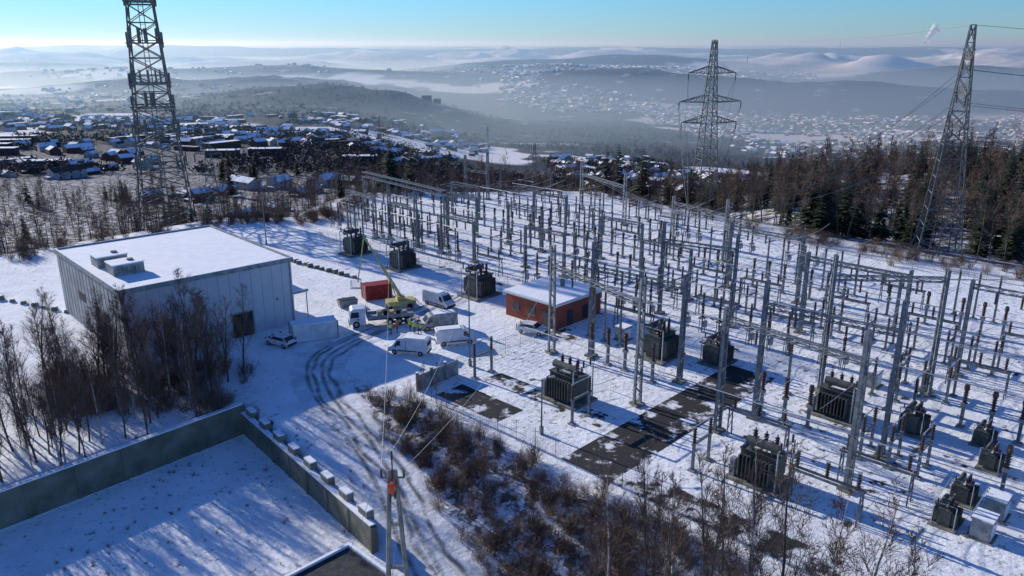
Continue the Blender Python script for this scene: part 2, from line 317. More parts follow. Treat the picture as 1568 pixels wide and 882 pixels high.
forest("hillside_woodland",FT,3000,(-380,150,130,600),lambda x,y:(sdf(x,y)>30)&(x<=.28*y)&((x>-.25*y)|(nz(x,y)>.04)),.4,.75,2)
forest("edge_woodland",FT,3000,(-210,75,105,300),lambda x,y:(sdf(x,y)>5)&(x<=.28*y)&(sdf(x,y)<50),.35,.72,12)
forest("pine_grove",PN,560,(50,260,140,330),lambda x,y:(sdf(x,y)>6)&(fbm(x/35+50,y/35,2)>-.02),.6,1.1,3)
forest("pine_grove",PN,460,(-260,120,190,520),lambda x,y:(sdf(x,y)>8)&(fbm(x/35+20,y/35+8,2)>.16),.5,.95,4)
for x,y,s_ in((-33,212,1.1),(-28,216,1),(36,215,1.15),(42,208,1.05),(30,222,1.2),(92,180,.9),(98,160,.85),(84,196,1),(76,170,1),(79,165,.8),(88,163,1),(-170,470,1.5),(-176,476,1.3),(-145,400,1.2),(26,216,1),(46,202,.95),(50,196,.85)):
    place("pine_tree",random.choice(PN),(x,y,hz(x,y)),random.random()*6,None,s_)
rs=np.random.RandomState(9)
def scatter(name,meshes,pts,smin,smax):
    e=empty(name)
    for x,y in pts: s_=random.uniform(smin,smax); place("plant",random.choice(meshes),(x,y,hz(x,y)),random.uniform(0,6.28),e,s_)
pts=[]
while len(pts)<430:
    v=rs.uniform(-1,64); u=-rs.uniform(1.2,16)
    x,y,_=W(u,v)
    if (x+8.5)*.84+(y-60)*.54>rs.uniform(1.5,4.5) and x<32: pts.append((x,y))
scatter("bank_scrub",SH,pts,.4,1.1)
pts=[]
while len(pts)<260:
    a=rs.randint(0,10); P0=PL[a]; P1=PL[(a+1)%11]; t=rs.rand(); p=P0+(P1-P0)*t+rs.normal(0,2.2,2)
    if p[1]>95: pts.append(tuple(p))
scatter("edge_scrub",SH,pts,.7,1.3)
scatter("grass_tufts",SH,[(rs.uniform(-38,-13),rs.uniform(42,72)) for _ in range(70)],.1,.22)
pts=[]
while len(pts)<120:
    t=rs.uniform(0,42); q=rs.uniform(.8,17); x,y=C0+YU*t+np.array([-.75,.66])*q
    if y>58 and x>-72: pts.append((x,y))
for x,y in pts: place("birch_tree",random.choice(BT),(x,y,hz(x,y)),random.random()*6,None,random.uniform(.5,1.05))
for x,y in ((-40,86),(-38,84.5),(-42,87.5),(-36,86.5),(-44,86),(-35,89),(-39.5,89.5),(-46,84),(-33.5,85),(-36.5,83),(-41,82),(-38.5,80.5),(-34,81.5),(-43.5,84),(-48,85),(-51,83),(-46,80),(-37,88.5),(-32.5,87.5),(-54,84),(-57,88),(-49,78.5)): place("bare_tree",random.choice(LT),(x,y,0),random.random()*6,None,random.uniform(.58,.85))
scatter("grove_scrub",SH,[(rs.uniform(-54,-31),rs.uniform(76,89)) for _ in range(120)],.6,1.3)
for x,y,s_ in ((7,48,1.2),(9,46,1.3),(11,47.5,1.1),(13,45,1.25),(14.5,46.5,1.35),(16,43,1.3),(5,45,1.0),(18,44,1.4),(20,42,1.3),(22,41,1.3),(10,43,1.35),(3,43,.95),(25,40,1.2),(15.5,48.5,1.1),(8.5,50,.9),(12,50,1.15),(10.5,51.5,1.05),(17,47,1.2),(-9.8,79.5,.45),(-8.5,80,.4),(29,38,1.0)):
    place("birch_tree",random.choice(BT),(x,y,hz(x,y)),random.random()*6,None,s_)
# distant woods : spiky crowns merged
random.seed(5); rs=np.random.RandomState(12); N=19000
yy=520*np.exp(rs.rand(N)*1.6); xx=rs.uniform(-.72,.72,N)*yy; wm=woodmask(xx,yy); ok=(wm>.5)&(fbm(xx/120,yy/120,3)>np.where(xx<0,-.2,-.08)); xx,yy=xx[ok],yy[ok]; zz=height(xx,yy)
nT=18; M_=len(xx); hh=rs.uniform(4,10,M_); base=np.stack([xx,yy,zz],-1)[:,None,None,:]
cen=rs.normal(0,1,(M_,nT,1,3))*np.array([.3,.3,.2]); tri=cen+rs.normal(0,.12,(M_,nT,3,3)); tri[...,2]=np.abs(tri[...,2]+.5); P_=base+tri*hh[:,None,None,None]
me=bpy.data.meshes.new("distant_woodland"); nv=M_*nT*3; me.vertices.add(nv); me.vertices.foreach_set("co",P_.ravel().astype(np.float32)); me.loops.add(nv); me.loops.foreach_set("vertex_index",np.arange(nv,dtype=np.int32)); me.polygons.add(nv//3); me.polygons.foreach_set("loop_start",np.arange(0,nv,3,dtype=np.int32)); me.polygons.foreach_set("loop_total",np.full(nv//3,3,np.int32)); me.update(calc_edges=True); me.materials.append(TWIGD); place("distant_woodland",me)
# ------------------------------------------------------------- houses
def house(seed):
    random.seed(seed); b_=MB(); L_=random.uniform(9,13) if seed%4 else random.uniform(16,22); D=random.uniform(7.5,9); H=random.choice([3.2,5.4,5.4]); rh=random.uniform(2.0,2.8); o=.45
    b_.box((0,0,H/2-1.5),(L_,D,H+3),0)
    for s_ in(-1,1):
        b_.add([(s_*L_/2,-D/2,H),(s_*L_/2,D/2,H),(s_*L_/2,0,H+rh)],[(0,1,2)],0)
        y=s_*(D/2+o); z=H-rh*o/(D/2); b_.add([(-L_/2-o,y,z+.05),(L_/2+o,y,z+.05),(L_/2+o,0,H+rh+.05),(-L_/2-o,0,H+rh+.05),(-L_/2-o,y,z-.2),(L_/2+o,y,z-.2)],[(0,1,2,3),(4,5,1,0)],[1 if (seed%5 or s_>0) else 3,3])
        for fl in range(1 if H<4 else 2):
            for x in(-.32,0,.3):
                if fl==0 and x==0: b_.box((x*L_,s_*(D/2+.02),1.0),(1,.06,2.0),2)
                else: b_.box((x*L_,s_*(D/2+.02),1.6+fl*2.6),(1.3,.06,1.2),2)
        b_.box((s_*(L_/2+.02),.8,1.6),(.06,1.1,1.2),2)
    b_.box((L_*.28,.6,H+rh+.2),(.7,.7,1.4),3)
    b_.box((-L_/2-1.9,-1,1.2),(3.6,5,2.6),0); b_.box((-L_/2-1.9,-1,2.62),(3.9,5.3,.2),1)
    return b_
HM=[house(i).mesh("house_mesh",[HW1 if i%3 else HW2,SNOW if i%3 else RSNOW,GLASS,TILE]) for i in range(10)]
town=MB(); rs=np.random.RandomState(22); random.seed(3)
def cube_house(x,y,z,a,s_):
    c_,s0=math.cos(a),math.sin(a); l,d,h=6*s_,4.5*s_,4.5*s_; rf=2.6*s_
    u_=random.random()
    if u_<.12: l*=2.6; rf=.15; h*=1.15
    elif u_<.2: l*=1.8
    pt=[(-l,-d,-6),(l,-d,-6),(l,d,-6),(-l,d,-6),(-l,-d,h),(l,-d,h),(l,d,h),(-l,d,h),(-l,0,h+rf),(l,0,h+rf)]
    vs=[(x+p*c_-q_*s0,y+p*s0+q_*c_,z+r_) for p,q_,r_ in pt]
    town.add(vs,[(0,1,5,4),(2,3,7,6),(1,2,6,9,5),(3,0,4,8,7),(4,5,9,8),(6,7,8,9)],[0 if random.random()<.6 else 1]*4+[random.choice((2,2,2,4,3)),random.choice((2,2,2,4,3))])
hx=[]
for yr in np.arange(290,1350,25):
    for xr in np.arange(-.72*yr,-.0*yr,20):
        x=xr+rs.normal(0,5)+12*math.sin(yr/60); y=yr+rs.normal(0,7)+14*math.sin(xr/70)
        if fbm(np.array([x/110+2.]),np.array([y/110+4.]),2)[0]<-.08 or sdf(np.array([x]),np.array([y]))[0]<60 or x>-.23*y+ (y-430)*.3 or rs.rand()<.24: continue
        hx.append((x,y))
hx=np.array(hx); hzs=height(hx[:,0],hx[:,1])
for (x,y),z in zip(hx,hzs):
    a=.9*math.sin(x/130+y/170)+random.choice([0,0,1.57])+.3+random.uniform(-.3,.3)
    if y<560: place("snow_roofed_house",random.choice(HM),(x,y,z-.3),a,None,random.uniform(.8,1.05))
    else: cube_house(x,y,z,a,random.uniform(.7,1.15))
def townarea(n,x0,x1,y0,y1,thr,sx=1.0):
    x=rs.uniform(x0,x1,n); y=rs.uniform(y0,y1,n); ok=(fbm(x/350+12,y/350+1,3)>thr)&(gs(x,y,1450,3300,1300,400,1,-.12)<.35)&(gs(x,y,-300,2050,420,300,1)<.35); x,y=x[ok],y[ok]; z=height(x,y)
    for i in range(len(x)): cube_house(x[i],y[i],z[i],random.uniform(0,3),random.uniform(.7,1.4)*sx)
townarea(4200,-50,1700,2700,4900,-.15,1.1); townarea(2800,450,2100,1400,2900,-.2,.9); townarea(420,50,420,480,1100,-.05,.75); townarea(800,-1900,-100,1300,2700,-.05,.9); townarea(700,-3000,0,3400,4800,.0,1.1)
town.obj("distant_town",[HW1,HW2,SNOW,TILE,RSNOW])
tb=MB()
for i,(x,y) in enumerate(((-470,690),(-480,735),(-440,650),(-500,780),(-235,640),(-205,655),(-330,560),(-120,620),(-300,820))):
    z=hz(x,y); l=60 if i<4 else 26; tb.box((x,y,z+1.5),(l,9,8),1,.12); tb.box((x,y,z+5.7),(l+1,10,.35),2,.12)
    for j in range(int(l/4)): tb.box((x-l/2+2+j*4,y-4.55+(-l/2+2+j*4)*.12,z+2.5),(2,.1,1.3),0,.12)
tb.obj("terrace_row",[GLASS,HW1,SNOW])
hr=MB(); z=hz(-200,2000); hr.box((-212,2000,z+6),(24,12,22),0); hr.box((-186,2002,z+3),(18,12,12),0)
for fl in range(5): hr.box((-212,1993.9,z+1+fl*3.2),(21,.2,1.4),1)
hr.obj("tower_block",[HW1,GLASS])
# ------------------------------------------------------------- pylons & wires
def lattice(b_,h,w0,w1,ns,r):
    def wd(t): return w0+(w1-w0)*(t**.75)
    for i in range(ns):
        t0,t1=i/ns,(i+1)/ns; z0,z1=h*t0,h*t1; a,c_=wd(t0),wd(t1)
        P0=[(-a,-a,z0),(a,-a,z0),(a,a,z0),(-a,a,z0)]; P1=[(-c_,-c_,z1),(c_,-c_,z1),(c_,c_,z1),(-c_,c_,z1)]
        for j in range(4):
            k2=(j+1)%4; b_.tube(P0[j],P1[j],r,r,4); b_.tube(P0[j],P1[k2],r*.55,None,3); b_.tube(P0[k2],P1[j],r*.55,None,3); b_.tube(P1[j],P1[k2],r*.55,None,3)
def arm(b_,z,L_,w,r):
    for s_ in(-1,1):
        for y in(-w,w):
            b_.tube((s_*w,y,z),(s_*L_,0,z+.2),r,None,3); b_.tube((s_*w,y,z+1.9),(s_*L_,0,z+.2),r,None,3)
        for f in(.2,.4,.6,.8):
            x=s_*(w+(L_-w)*f); y=w*(1-f); b_.tube((x,y,z+.2*f),(x,y,z+1.9*(1-f)+.2*f),r*.7,None,3); b_.tube((x,-y,z+.2*f),(x,-y,z+1.9*(1-f)+.2*f),r*.7,None,3); b_.tube((x,y,z),(x-s_*(L_-w)*.2,y,z+1.9*(1-f+.2)),r*.7,None,3)
        b_.ins((s_*L_,0,z-1.8),1.9,.2,6,1,6)
b_=MB(); lattice(b_,50,3.8,.5,16,.15); arm(b_,41.5,6.8,.9,.11); arm(b_,34,9,1.3,.11); arm(b_,28.5,8,1.6,.11); b_.obj("electricity_pylon",[PYL,INS],(53.5,216.7,hz(53.5,216.7)),R(12))
b_=MB(); lattice(b_,42,4.0,.4,14,.14); arm(b_,36,3.8,.8,.1); arm(b_,30,4.5,1.1,.1); arm(b_,24,4,1.5,.1); b_.obj("electricity_pylon",[PYL,INS],(81.8,146.5,hz(81.8,146.5)),R(70))
b_=MB(); lattice(b_,66,6.6,2.1,17,.24)
for z in(18,26,32,37,46,55):
    wv=6.6-4.5*((z/66)**.75)+.5
    for s_ in(-1,1): b_.tube((-wv,s_*wv,z),(wv,s_*wv,z),.22,None,4); b_.tube((s_*wv,-wv,z),(s_*wv,wv,z),.22,None,4)
    for j in range(7): x=random.uniform(-wv,wv); b_.tube((x,-wv,z),(x,-wv,z+3.2),.22,None,6,0,True); s_=random.choice((-1,1)); b_.tube((wv*s_,x,z-1),(wv*s_,x,z+2.4),.2,None,6,0,True)
for z in range(2,64,2): b_.tube((-.5,0,z),(.5,0,z),.06,None,3)
b_.tube((-.5,0,0),(-.5,0,64),.12,None,4); b_.tube((.5,0,0),(.5,0,64),.12,None,4)
b_.obj("lattice_tower",[PYL,INS],(-84.3,188.7,hz(-84.3,188.7)),R(20))
b_=MB(); lattice(b_,20,2.2,.4,8,.1); arm(b_,16,3,.6,.07); b_.obj("electricity_pylon",[PYL,INS],(-71,184,hz(-71,184)),R(20))
for x,y,h in((-40,1300,36),(330,1500,30),(1500,5200,70),(2900,8800,110),(3800,9500,90),(12,420,34),(-150,900,30)):
    b_=MB(); lattice(b_,h,h*.05,.5,8,h*.008 if y>1000 else .12); arm(b_,h*.8,h*.1,.6,h*.005 if y>1000 else .1); b_.obj("electricity_pylon",[PYL,INS],(x,y,hz(x,y)),.3)
def wire(b_,p,q,sag,r=.025,n=14):
    p=Vector(p);q=Vector(q);pr=p
    for i in range(1,n+1):
        t=i/n; c_=p.lerp(q,t); c_.z-=4*sag*t*(1-t); b_.tube(pr,c_,r,None,3); pr=c_
b_=MB(); zp=hz(53.5,216.7); zq=hz(81.8,146.5)
for z1,z2,L1,L2 in((41.5,36,6.8,3.8),(34,30,9,4.5),(28.5,24,8,4)):
    for s_ in(-1,1):
        P1=Vector((53.5+s_*L1*math.cos(R(12)),216.7+s_*L1*math.sin(R(12)),zp+z1-1.6)); P2=Vector((81.8+s_*L2*math.cos(R(70)),146.5+s_*L2*math.sin(R(70)),zq+z2-1.6))
        wire(b_,P2,(P2.x+260,P2.y+40,P2.z+3),8,.045); wire(b_,P1,(330+s_*4,1500,hz(330,1500)+25),30,.06,30); wire(b_,P1,(35+s_*3,145+s_*5,8.6),1.6,.045)
        wire(b_,P2,(38+s_*2,139,9),3,.04)
wire(b_,(53.5,216.7,zp+50),(81.8,146.5,zq+42),1.5,.045); wire(b_,(53.5,216.7,zp+50),(330,1500,hz(330,1500)+30),25,.06,30); wire(b_,(81.8,146.5,zq+42),(340,170,zq+46),6,.045)
b_.obj("overhead_line",[DSTEEL])
# ------------------------------------------------------------- gantries
def column(b_,x,y,h,rz,w0=.85,w1=.5):
    cs,sn=math.cos(rz),math.sin(rz); n_=int(h/1.0)
    b_.box((x,y,.1),(1.3,1.3,.3),2,rz)
    for s_ in(-1,1):
        vs=[]
        for z,wd in((.2,w0),(h,w1)):
            for a,c_ in((s_*wd/2-.09,-.17),(s_*wd/2+.09,-.17),(s_*wd/2+.09,.17),(s_*wd/2-.09,.17)): vs.append((x+a*cs-c_*sn,y+a*sn+c_*cs,z))
        b_.add(vs,[(0,1,5,4),(1,2,6,5),(2,3,7,6),(3,0,4,7),(4,5,6,7)],0)
    for i in range(n_):
        z0=.3+i*(h-.4)/n_; z1=.3+(i+1)*(h-.4)/n_; a0=(w0+(w1-w0)*z0/h)/2*(1 if i%2 else -1); a1=-(w0+(w1-w0)*z1/h)/2*(1 if i%2 else -1)
        for c_ in(-.15,.15): b_.tube((x+a0*cs-c_*sn,y+a0*sn+c_*cs,z0),(x+a1*cs-c_*sn,y+a1*sn+c_*cs,z1),.05,None,3)
def beam(b_,p,q,w=.5,r=.065,hang=3,ms=0):
    p=Vector(p);q=Vector(q);d=(q-p);n_=max(4,int(d.length/1.1)); s_=d.cross(Vector((0,0,1))).normalized()*w/2; up=Vector((0,0,w))
    for o in(s_,-s_,s_+up,-s_+up): b_.tube(p+o,q+o,r,None,4,ms)
    for i in range(n_):
        A=p+d*i/n_;B=p+d*(i+1)/n_
        for o in(s_,-s_): 
            b_.tube(A+o+(up if i%2 else up*0),B+o+(up*0 if i%2 else up),r*.6,None,3,ms)
        b_.tube(A+s_,B-s_,r*.6,None,3,ms); b_.tube(A+s_+up,B-s_+up,r*.6,None,3,ms)
    for i in range(hang):
        c_=p+d*(i+1)/(hang+1); b_.ins((c_.x,c_.y,c_.z-1.4),1.4,.17,6,1,6)
def gantry(name,p,q,h1,h2,bh,hang=3,k_=1.0):
    b_=MB(); rz=math.atan2(q[1]-p[1],q[0]-p[0]); column(b_,p[0],p[1],h1,rz+R(90),.85*k_,.5*k_); column(b_,q[0],q[1],h2,rz+R(90),.85*k_,.5*k_)
    beam(b_,(p[0],p[1],bh),(q[0],q[1],bh),hang=hang)
    for x,y,h in((*p,h1),(*q,h2)): b_.tube((x,y,h),(x,y,h+1.6),.03,.01,4)
    return b_.obj(name,[STEEL,INS,CONC])
gantry("busbar_gantry",(21.1,72.7),(29.9,61.5),13.4,15.2,12.0)
gantry("busbar_gantry",(25.8,75.6),(35.6,67.3),15.3,15.9,12.4)
gantry("busbar_gantry",(35.2,82.2),(47.1,81.3),16.2,14.8,13.4)
gantry("busbar_gantry",(21.8,109.6),(30.8,103.9),13.8,13.2,10.8)
gantry("busbar_gantry",(10.1,93.0),(19.7,84.9),15,13.2,11.4)
gantry("busbar_gantry",(5.1,94.1),(13.8,78.8),14.3,14.6,11.4)
gantry("busbar_gantry",W(50,24)[:2],W(50,37)[:2],11.5,11.5,10.4); gantry("busbar_gantry",W(62,6)[:2],W(62,18)[:2],11,11,9.8); gantry("busbar_gantry",W(49,44)[:2],W(49,57)[:2],12,12,11,4)
gantry("line_gantry",(16.7,186.6),(24.6,168.7),11.3,11.5,8.2); gantry("line_gantry",(31.6,151.1),(38.8,138.8),9.8,11.5,8.2)
gantry("line_gantry",(-12.2,205),(-6.2,199),10.5,12,6.5,hang=1); gantry("line_gantry",(-35.1,165.5),(-28,157),8.5,9,8,hang=3)
gantry("line_gantry",(-3,204),(10,203),7,7,6.8,hang=3)
b_=MB(); beam(b_,(-33,174,10),(-13,150,10),1.0,.1,6)
for f in(0,.33,.66,1): column(b_,-33+20*f,174-24*f,10,R(46))
b_.obj("line_gantry",[STEEL,INS,CONC])
for u,v0,v1,h in((44,-60,-51,7.5),(44,-44,-35,7.5),(58,-58,-49,8),(58,-40,-31,8),(70,-70,-61,7.5),(72,-46,-37,8),(48,-26,-17,7.5),(62,-20,-11,8),(52,-4,5,8),(60,24,33,8),(36,56,65,9),(22,58,67,10)):
    gantry("bay_portal",W(u,v0)[:2],W(u,v1)[:2],h,h,h-.4,3,.6)
# ------------------------------------------------------------- switchgear
def m_disc():
    b_=MB()
    for x in(-1.4,1.4): b_.box((x,0,1.35),(.24,.24,2.7),0); b_.box((x,0,.05),(.7,.7,.2),3); b_.ins((x,0,2.85),1.6,.21); b_.box((x,0,4.5),(.34,.16,.14),2)
    b_.box((0,0,2.78),(3.4,.24,.18),0); b_.tube((-1.4,0,4.55),(1.4,0,4.55),.06,None,5,2); b_.tube((-1.4,0,1.0),(-1.4,0,2.7),.1,None,5,0); return b_
def m_brk():
    b_=MB()
    for x,y in((-.35,-.25),(.35,-.25),(.35,.25),(-.35,.25)): b_.tube((x,y,0),(x*.8,y*.8,2.1),.06,None,4)
    b_.box((0,0,2.15),(1,.7,.15),0); b_.box((0,-.45,1.3),(.6,.4,.9),3); b_.ins((0,0,2.2),1.7,.24); b_.box((0,0,3.98),(.4,.4,.22),1); b_.ins((0,0,4.1),1.5,.21); b_.tube((0,0,5.6),(0,0,5.75),.2,None,6,2,True); return b_
def m_ct():
    b_=MB(); b_.box((0,0,1.2),(.3,.3,2.4),0); b_.box((0,0,.05),(.8,.8,.2),3); b_.box((0,0,2.55),(.55,.55,.35),3); b_.ins((0,0,2.7),1.6,.26); b_.tube((0,0,4.3),(0,0,4.85),.3,.22,8,1,True); b_.tube((-.5,0,4.6),(.5,0,4.6),.04,None,4,2); return b_
def m_post(h=3.6):
    b_=MB(); b_.box((0,0,h/2),(.28,.28,h),0,0,.75); b_.box((0,0,.05),(.8,.8,.2),3); b_.ins((0,0,h),1.7,.2); b_.box((0,0,h+1.76),(.2,.3,.12),2); return b_
def m_bench():  # low three-phase steel bench across a bay
    b_=MB()
    for y in(-2.6,0,2.6):
        b_.ins((0,y,3.1),1.5,.2); b_.box((0,y,4.65),(.3,.3,.12),2)
    for y in(-3,3):
        for x in(-.5,.5): b_.tube((x,y,0),(x*.6,y,2.95),.08,None,4)
        for z in(.8,1.8): b_.tube((-.45,y,z),(.4,y,z+.9),.04,None,3)
    b_.box((-.3,0,3.0),(.14,6.4,.2),0); b_.box((.3,0,3.0),(.14,6.4,.2),0); b_.tube((0,-2.6,4.72),(0,2.6,4.72),.05,None,5,2); return b_
MS=[STEEL,INS,ALU,GREY]
D_=m_disc().mesh("disconnector_mesh",MS);B_=m_brk().mesh("breaker_mesh",MS);C_=m_ct().mesh("ct_mesh",MS);P4=m_post().mesh("post_mesh",MS);P5=m_post(5.2).mesh("postT_mesh",MS);BN=m_bench().mesh("bench_mesh",MS)
TR=[(-29.7,144.4),(-19.4,134.4),(-5.1,118.4),(6.2,80.4),(18.9,93),(25.7,90.9),(22.7,63.2),(34.8,76.4),(41.3,72.7)]
seq=[(D_,"disconnector"),(BN,"busbar_bench"),(C_,"current_transformer"),(P5,"busbar_support"),(D_,"disconnector"),(B_,"circuit_breaker"),(BN,"busbar_bench")]
random.seed(31); nd=0; bus=MB(); ru=9; ri=0
def s1(x,y): return sdf(np.array([float(x)]),np.array([float(y)]))[0]
while ru<98:
    mdev,nm=seq[ri%len(seq)]; v=-92+random.uniform(0,3)
    while v<72:
        skip=random.random()<.22; jit=random.uniform(-.8,.8); m1,n1_=(mdev,nm) if random.random()<.75 else random.choice(seq)
        if m1 is P5 and ru<26: m1,n1_=C_,"current_transformer"
        for ph in range(3):
            if m1 is BN and ph!=1: continue
            vv=v+ph*2.6; x,y,_=W(ru+jit,vv)
            if skip or s1(x,y)>-7: continue
            if vv<2 and ru<37: continue
            if vv>12 and ru>74: continue
            if ru>90 and vv>-10: continue
            if 20.5<vv<31.5 and ru<34: continue
            if any((x-a)**2+(y-c)**2<20 for a,c in TR): continue
            if ru<16 and vv>52: continue
            place(n1_,m1,(x,y,0),AU); nd+=1
        v+=random.choice((9.6,9.6,11.5,13))
    if nm in("busbar_support","busbar_bench"):
        zb_=6.95 if nm=="busbar_support" else 4.75
        v0=-70 if ru>37 else 4; v1=62 if ru<74 else 4; bus.tube(W(ru,v0,zb_),W(ru,v1,zb_),.06,None,5)
    if nm in("disconnector","circuit_breaker"):
        v=-88
        while v<70:
            for ph in range(3):
                x,y,_=W(ru,v+ph*2.6); x2,y2,_=W(ru+6,v+ph*2.6)
                if s1(x2,y2)<-9 and not((v<2) and ru<37) and not(v>12 and ru>70) and not(20<v<31 and ru<34): wire(bus,(x,y,4.5),(x2,y2,4.6),.3,.03,4)
            v+=11.5
    ru+=random.choice((5.2,6,6.8)); ri+=1
random.seed(8)
for i in range(30):
    u=random.uniform(8,60); v=random.uniform(2,60); l=random.uniform(12,28); wire(bus,W(u,v,random.choice((11,12,7.5))),W(u+l,v+random.uniform(-1,1),random.choice((7.6,8,11))),.9,.028,8)
for i in range(24):
    u=random.uniform(40,80); v=random.uniform(-70,0); l=random.uniform(12,22); wire(bus,W(u,v,7.6),W(u+l,v,7.6),.8,.03,6)
G_=[((21.1,72.7),(29.9,61.5),12.4),((25.8,75.6),(35.6,67.3),12.8),((35.2,82.2),(47.1,81.3),13.8),(W(50,24)[:2],W(50,37)[:2],10.8),(W(62,6)[:2],W(62,18)[:2],10.2)]
def gp(i,f): a_,c_,h_=G_[i]; return (a_[0]+(c_[0]-a_[0])*f,a_[1]+(c_[1]-a_[1])*f,h_)
for f in(.2,.5,.8):
    wire(bus,gp(0,f),gp(1,f),.3,.03,6); wire(bus,gp(1,f),gp(2,f),.7,.03,8); wire(bus,gp(2,f),gp(3,f),1.0,.03,8); wire(bus,gp(2,f),(110+f*6,100+f*6,13),2.2,.03,10); wire(bus,gp(3,f),gp(4,f),.8,.03,8); wire(bus,gp(3,f),(34+f*4,146-f*6,8.6),1.4,.03,8); wire(bus,gp(1,f),(90+f*5,60+f*5,14),2,.03,10)
    wire(bus,gp(4,f),(18+f*5,180-f*12,8.6),1.4,.03,8); wire(bus,(7+f*8,91-f*13,11.8),(12+f*8,91-f*6,11.8),.3,.03,5); wire(bus,(12+f*8,91-f*6,11.8),(23+f*8,109-f*5,11.2),.8,.03,7)
bus.obj("overhead_busbars",[ALU])
def transformer(name,x,y,s_=1,rz=AU):
    b_=MB(); b_.box((0,0,.1),(5.4,4.2,.3),4); b_.box((0,0,1.7),(3.6,1.9,2.9),0); b_.box((0,0,3.2),(3.8,2.1,.12),0)
    for sgn in(-1,1):
        for i in range(9): b_.box((-1.5+i*.375,sgn*1.45,1.7),(.09,.8,2.2),0)
        b_.tube((-1.6,sgn*1.4,2.75),(1.6,sgn*1.4,2.75),.09,None,6); b_.tube((-1.6,sgn*1.4,.65),(1.6,sgn*1.4,.65),.09,None,6)
    b_.tube((-1.9,.75,4.2),(1.3,.75,4.2),.42,None,12,0,True); b_.box((-1.2,.75,3.6),(.15,.3,.8),0); b_.box((.8,.75,3.6),(.15,.3,.8),0); b_.tube((1.0,.7,3.3),(1.0,.7,3.9),.07,None,5)
    for i in(-1.1,0,1.1): b_.ins((i,-.35,3.25),1.6,.25,6,1); b_.tube((i,-.35,4.85),(i,-.35,5.1),.09,None,6,3,True)
    for i in(-1.3,-.5,.3): b_.ins((i,-.85,3.25),.7,.16,4,1)
    b_.box((2.05,0,1.4),(.45,.9,1.3),2); b_.box((0,0.0,3.27),(1.6,.5,.03),5); b_.box((2.25,1.3,1.1),(.5,.6,2.0),2); b_.tube((-2.2,-1.7,0),(-2.2,-1.7,4.4),.08,None,5,3); b_.tube((-2.2,1.7,0),(-2.2,1.7,4.4),.08,None,5,3); b_.tube((-2.2,-1.7,4.4),(-2.2,1.7,4.4),.07,None,5,3)
    for i in(-1.2,0,1.2): b_.ins((-2.2,i,4.4),.8,.14,4,1)
    o=b_.obj(name,[TRG,INS,GREY,ALU,CONC,SNOW],(x,y,0),rz); o.scale=(s_,)*3; return o
for i,(x,y) in enumerate(TR): transformer("power_transformer",x,y,[1,1,1.05,1,1,.8,.95,.95,.65][i],AU+(R(90) if i in(3,6,7) else 0))
for x,y in((36.1,56.5),(39.4,59.9),(45,65.4),(47,70)): transformer("auxiliary_transformer",x,y,.5,AU)
for x,y in((40.8,57.5),(38,54.6),(26.5,92.5),(15,99),(48,62),(42,84)):
    b_=MB(); b_.box((0,0,.9),(1.7,1.5,1.7),0); b_.box((0,0,1.8),(1.9,1.7,.1),0); b_.box((0,0,1.9),(1.8,1.6,.12),1); b_.box((0,-.76,.9),(1.5,.03,1.4),2); b_.box((.86,0,.9),(.03,1.2,1.3),2); b_.box((0,0,.03),(2.1,1.9,.12),3); b_.obj("switch_cabinet",[GREY,SNOW,HELM,CONC],(x,y,0),AU)
# fences
def fence(name,pts,h=2.3,step=2.6):
    b_=MB()
    for (x0,y0),(x1,y1) in zip(pts,pts[1:]):
        l=math.hypot(x1-x0,y1-y0); n_=max(1,int(l/step))
        for i in range(n_+1):
            x=x0+(x1-x0)*i/n_;y=y0+(y1-y0)*i/n_;z=hz(x,y); b_.tube((x,y,z-.1),(x,y,z+h),.035,None,4)
            if i:
                for q_ in range(9): b_.tube((xp,yp,zp_+.15+q_*(h-.2)/8),(x,y,z+.15+q_*(h-.2)/8),.009,None,3)
                for q_ in range(1,8): t=q_/8; b_.tube((xp+(x-xp)*t,yp+(y-yp)*t,z+.1),(xp+(x-xp)*t,yp+(y-yp)*t,z+h),.007,None,3)
            xp,yp,zp_=x,y,z
    b_.obj(name,[DSTEEL])
fence("mesh_fence",[W(.6,4)[:2],W(.6,80)[:2]]); fence("mesh_fence",[(-6.6,87),(3,98)]); fence("mesh_fence",[(120,98),(84,123),(57,150),(18,203),(-36,202),(-37,178)]); fence("mesh_fence",[W(39,-2)[:2],W(34,-70)[:2]])
# ------------------------------------------------------------- buildings
F=Vector((-47.3,90,0)); wh=empty("warehouse",F,R(43))
WL,WD,WH=22.5,27.5,9.2
b_=MB(); b_.box((WL/2,WD/2,WH/2),(WL,WD,WH),0); o=b_.obj("walls",[PANEL],parent=wh)
b_=MB()
for i in range(1,15): b_.box((i*WL/15,-.015,WH/2),(.03,.03,WH-.2),0)
b_.obj("cladding_seams",[CPAN],parent=wh)
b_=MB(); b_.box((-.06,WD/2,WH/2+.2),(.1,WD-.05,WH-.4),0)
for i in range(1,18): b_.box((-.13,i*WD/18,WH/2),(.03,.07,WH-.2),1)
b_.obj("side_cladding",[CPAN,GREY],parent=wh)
b_=MB(); b_.box((WL/2,-.12,WH+.25),(WL+.5,.3,.6),0); b_.box((WL/2,WD+.12,WH+.25),(WL+.5,.3,.6),0); b_.box((-.12,WD/2,WH+.25),(.3,WD-.06,.6),0); b_.box((WL+.12,WD/2,WH+.25),(.3,WD-.06,.6),0); b_.obj("parapet",[GREY],parent=wh)
b_=MB(); b_.box((WL/2,WD/2,WH+.2),(WL-.1,WD-.1,.3),0)
b_.box((WL/2,-.12,WH+.58),(WL+.4,.22,.06),0); b_.box((-.12,WD/2,WH+.58),(.22,WD-.3,.06),0); b_.obj("snow_covered_roof",[SNOW],parent=wh)
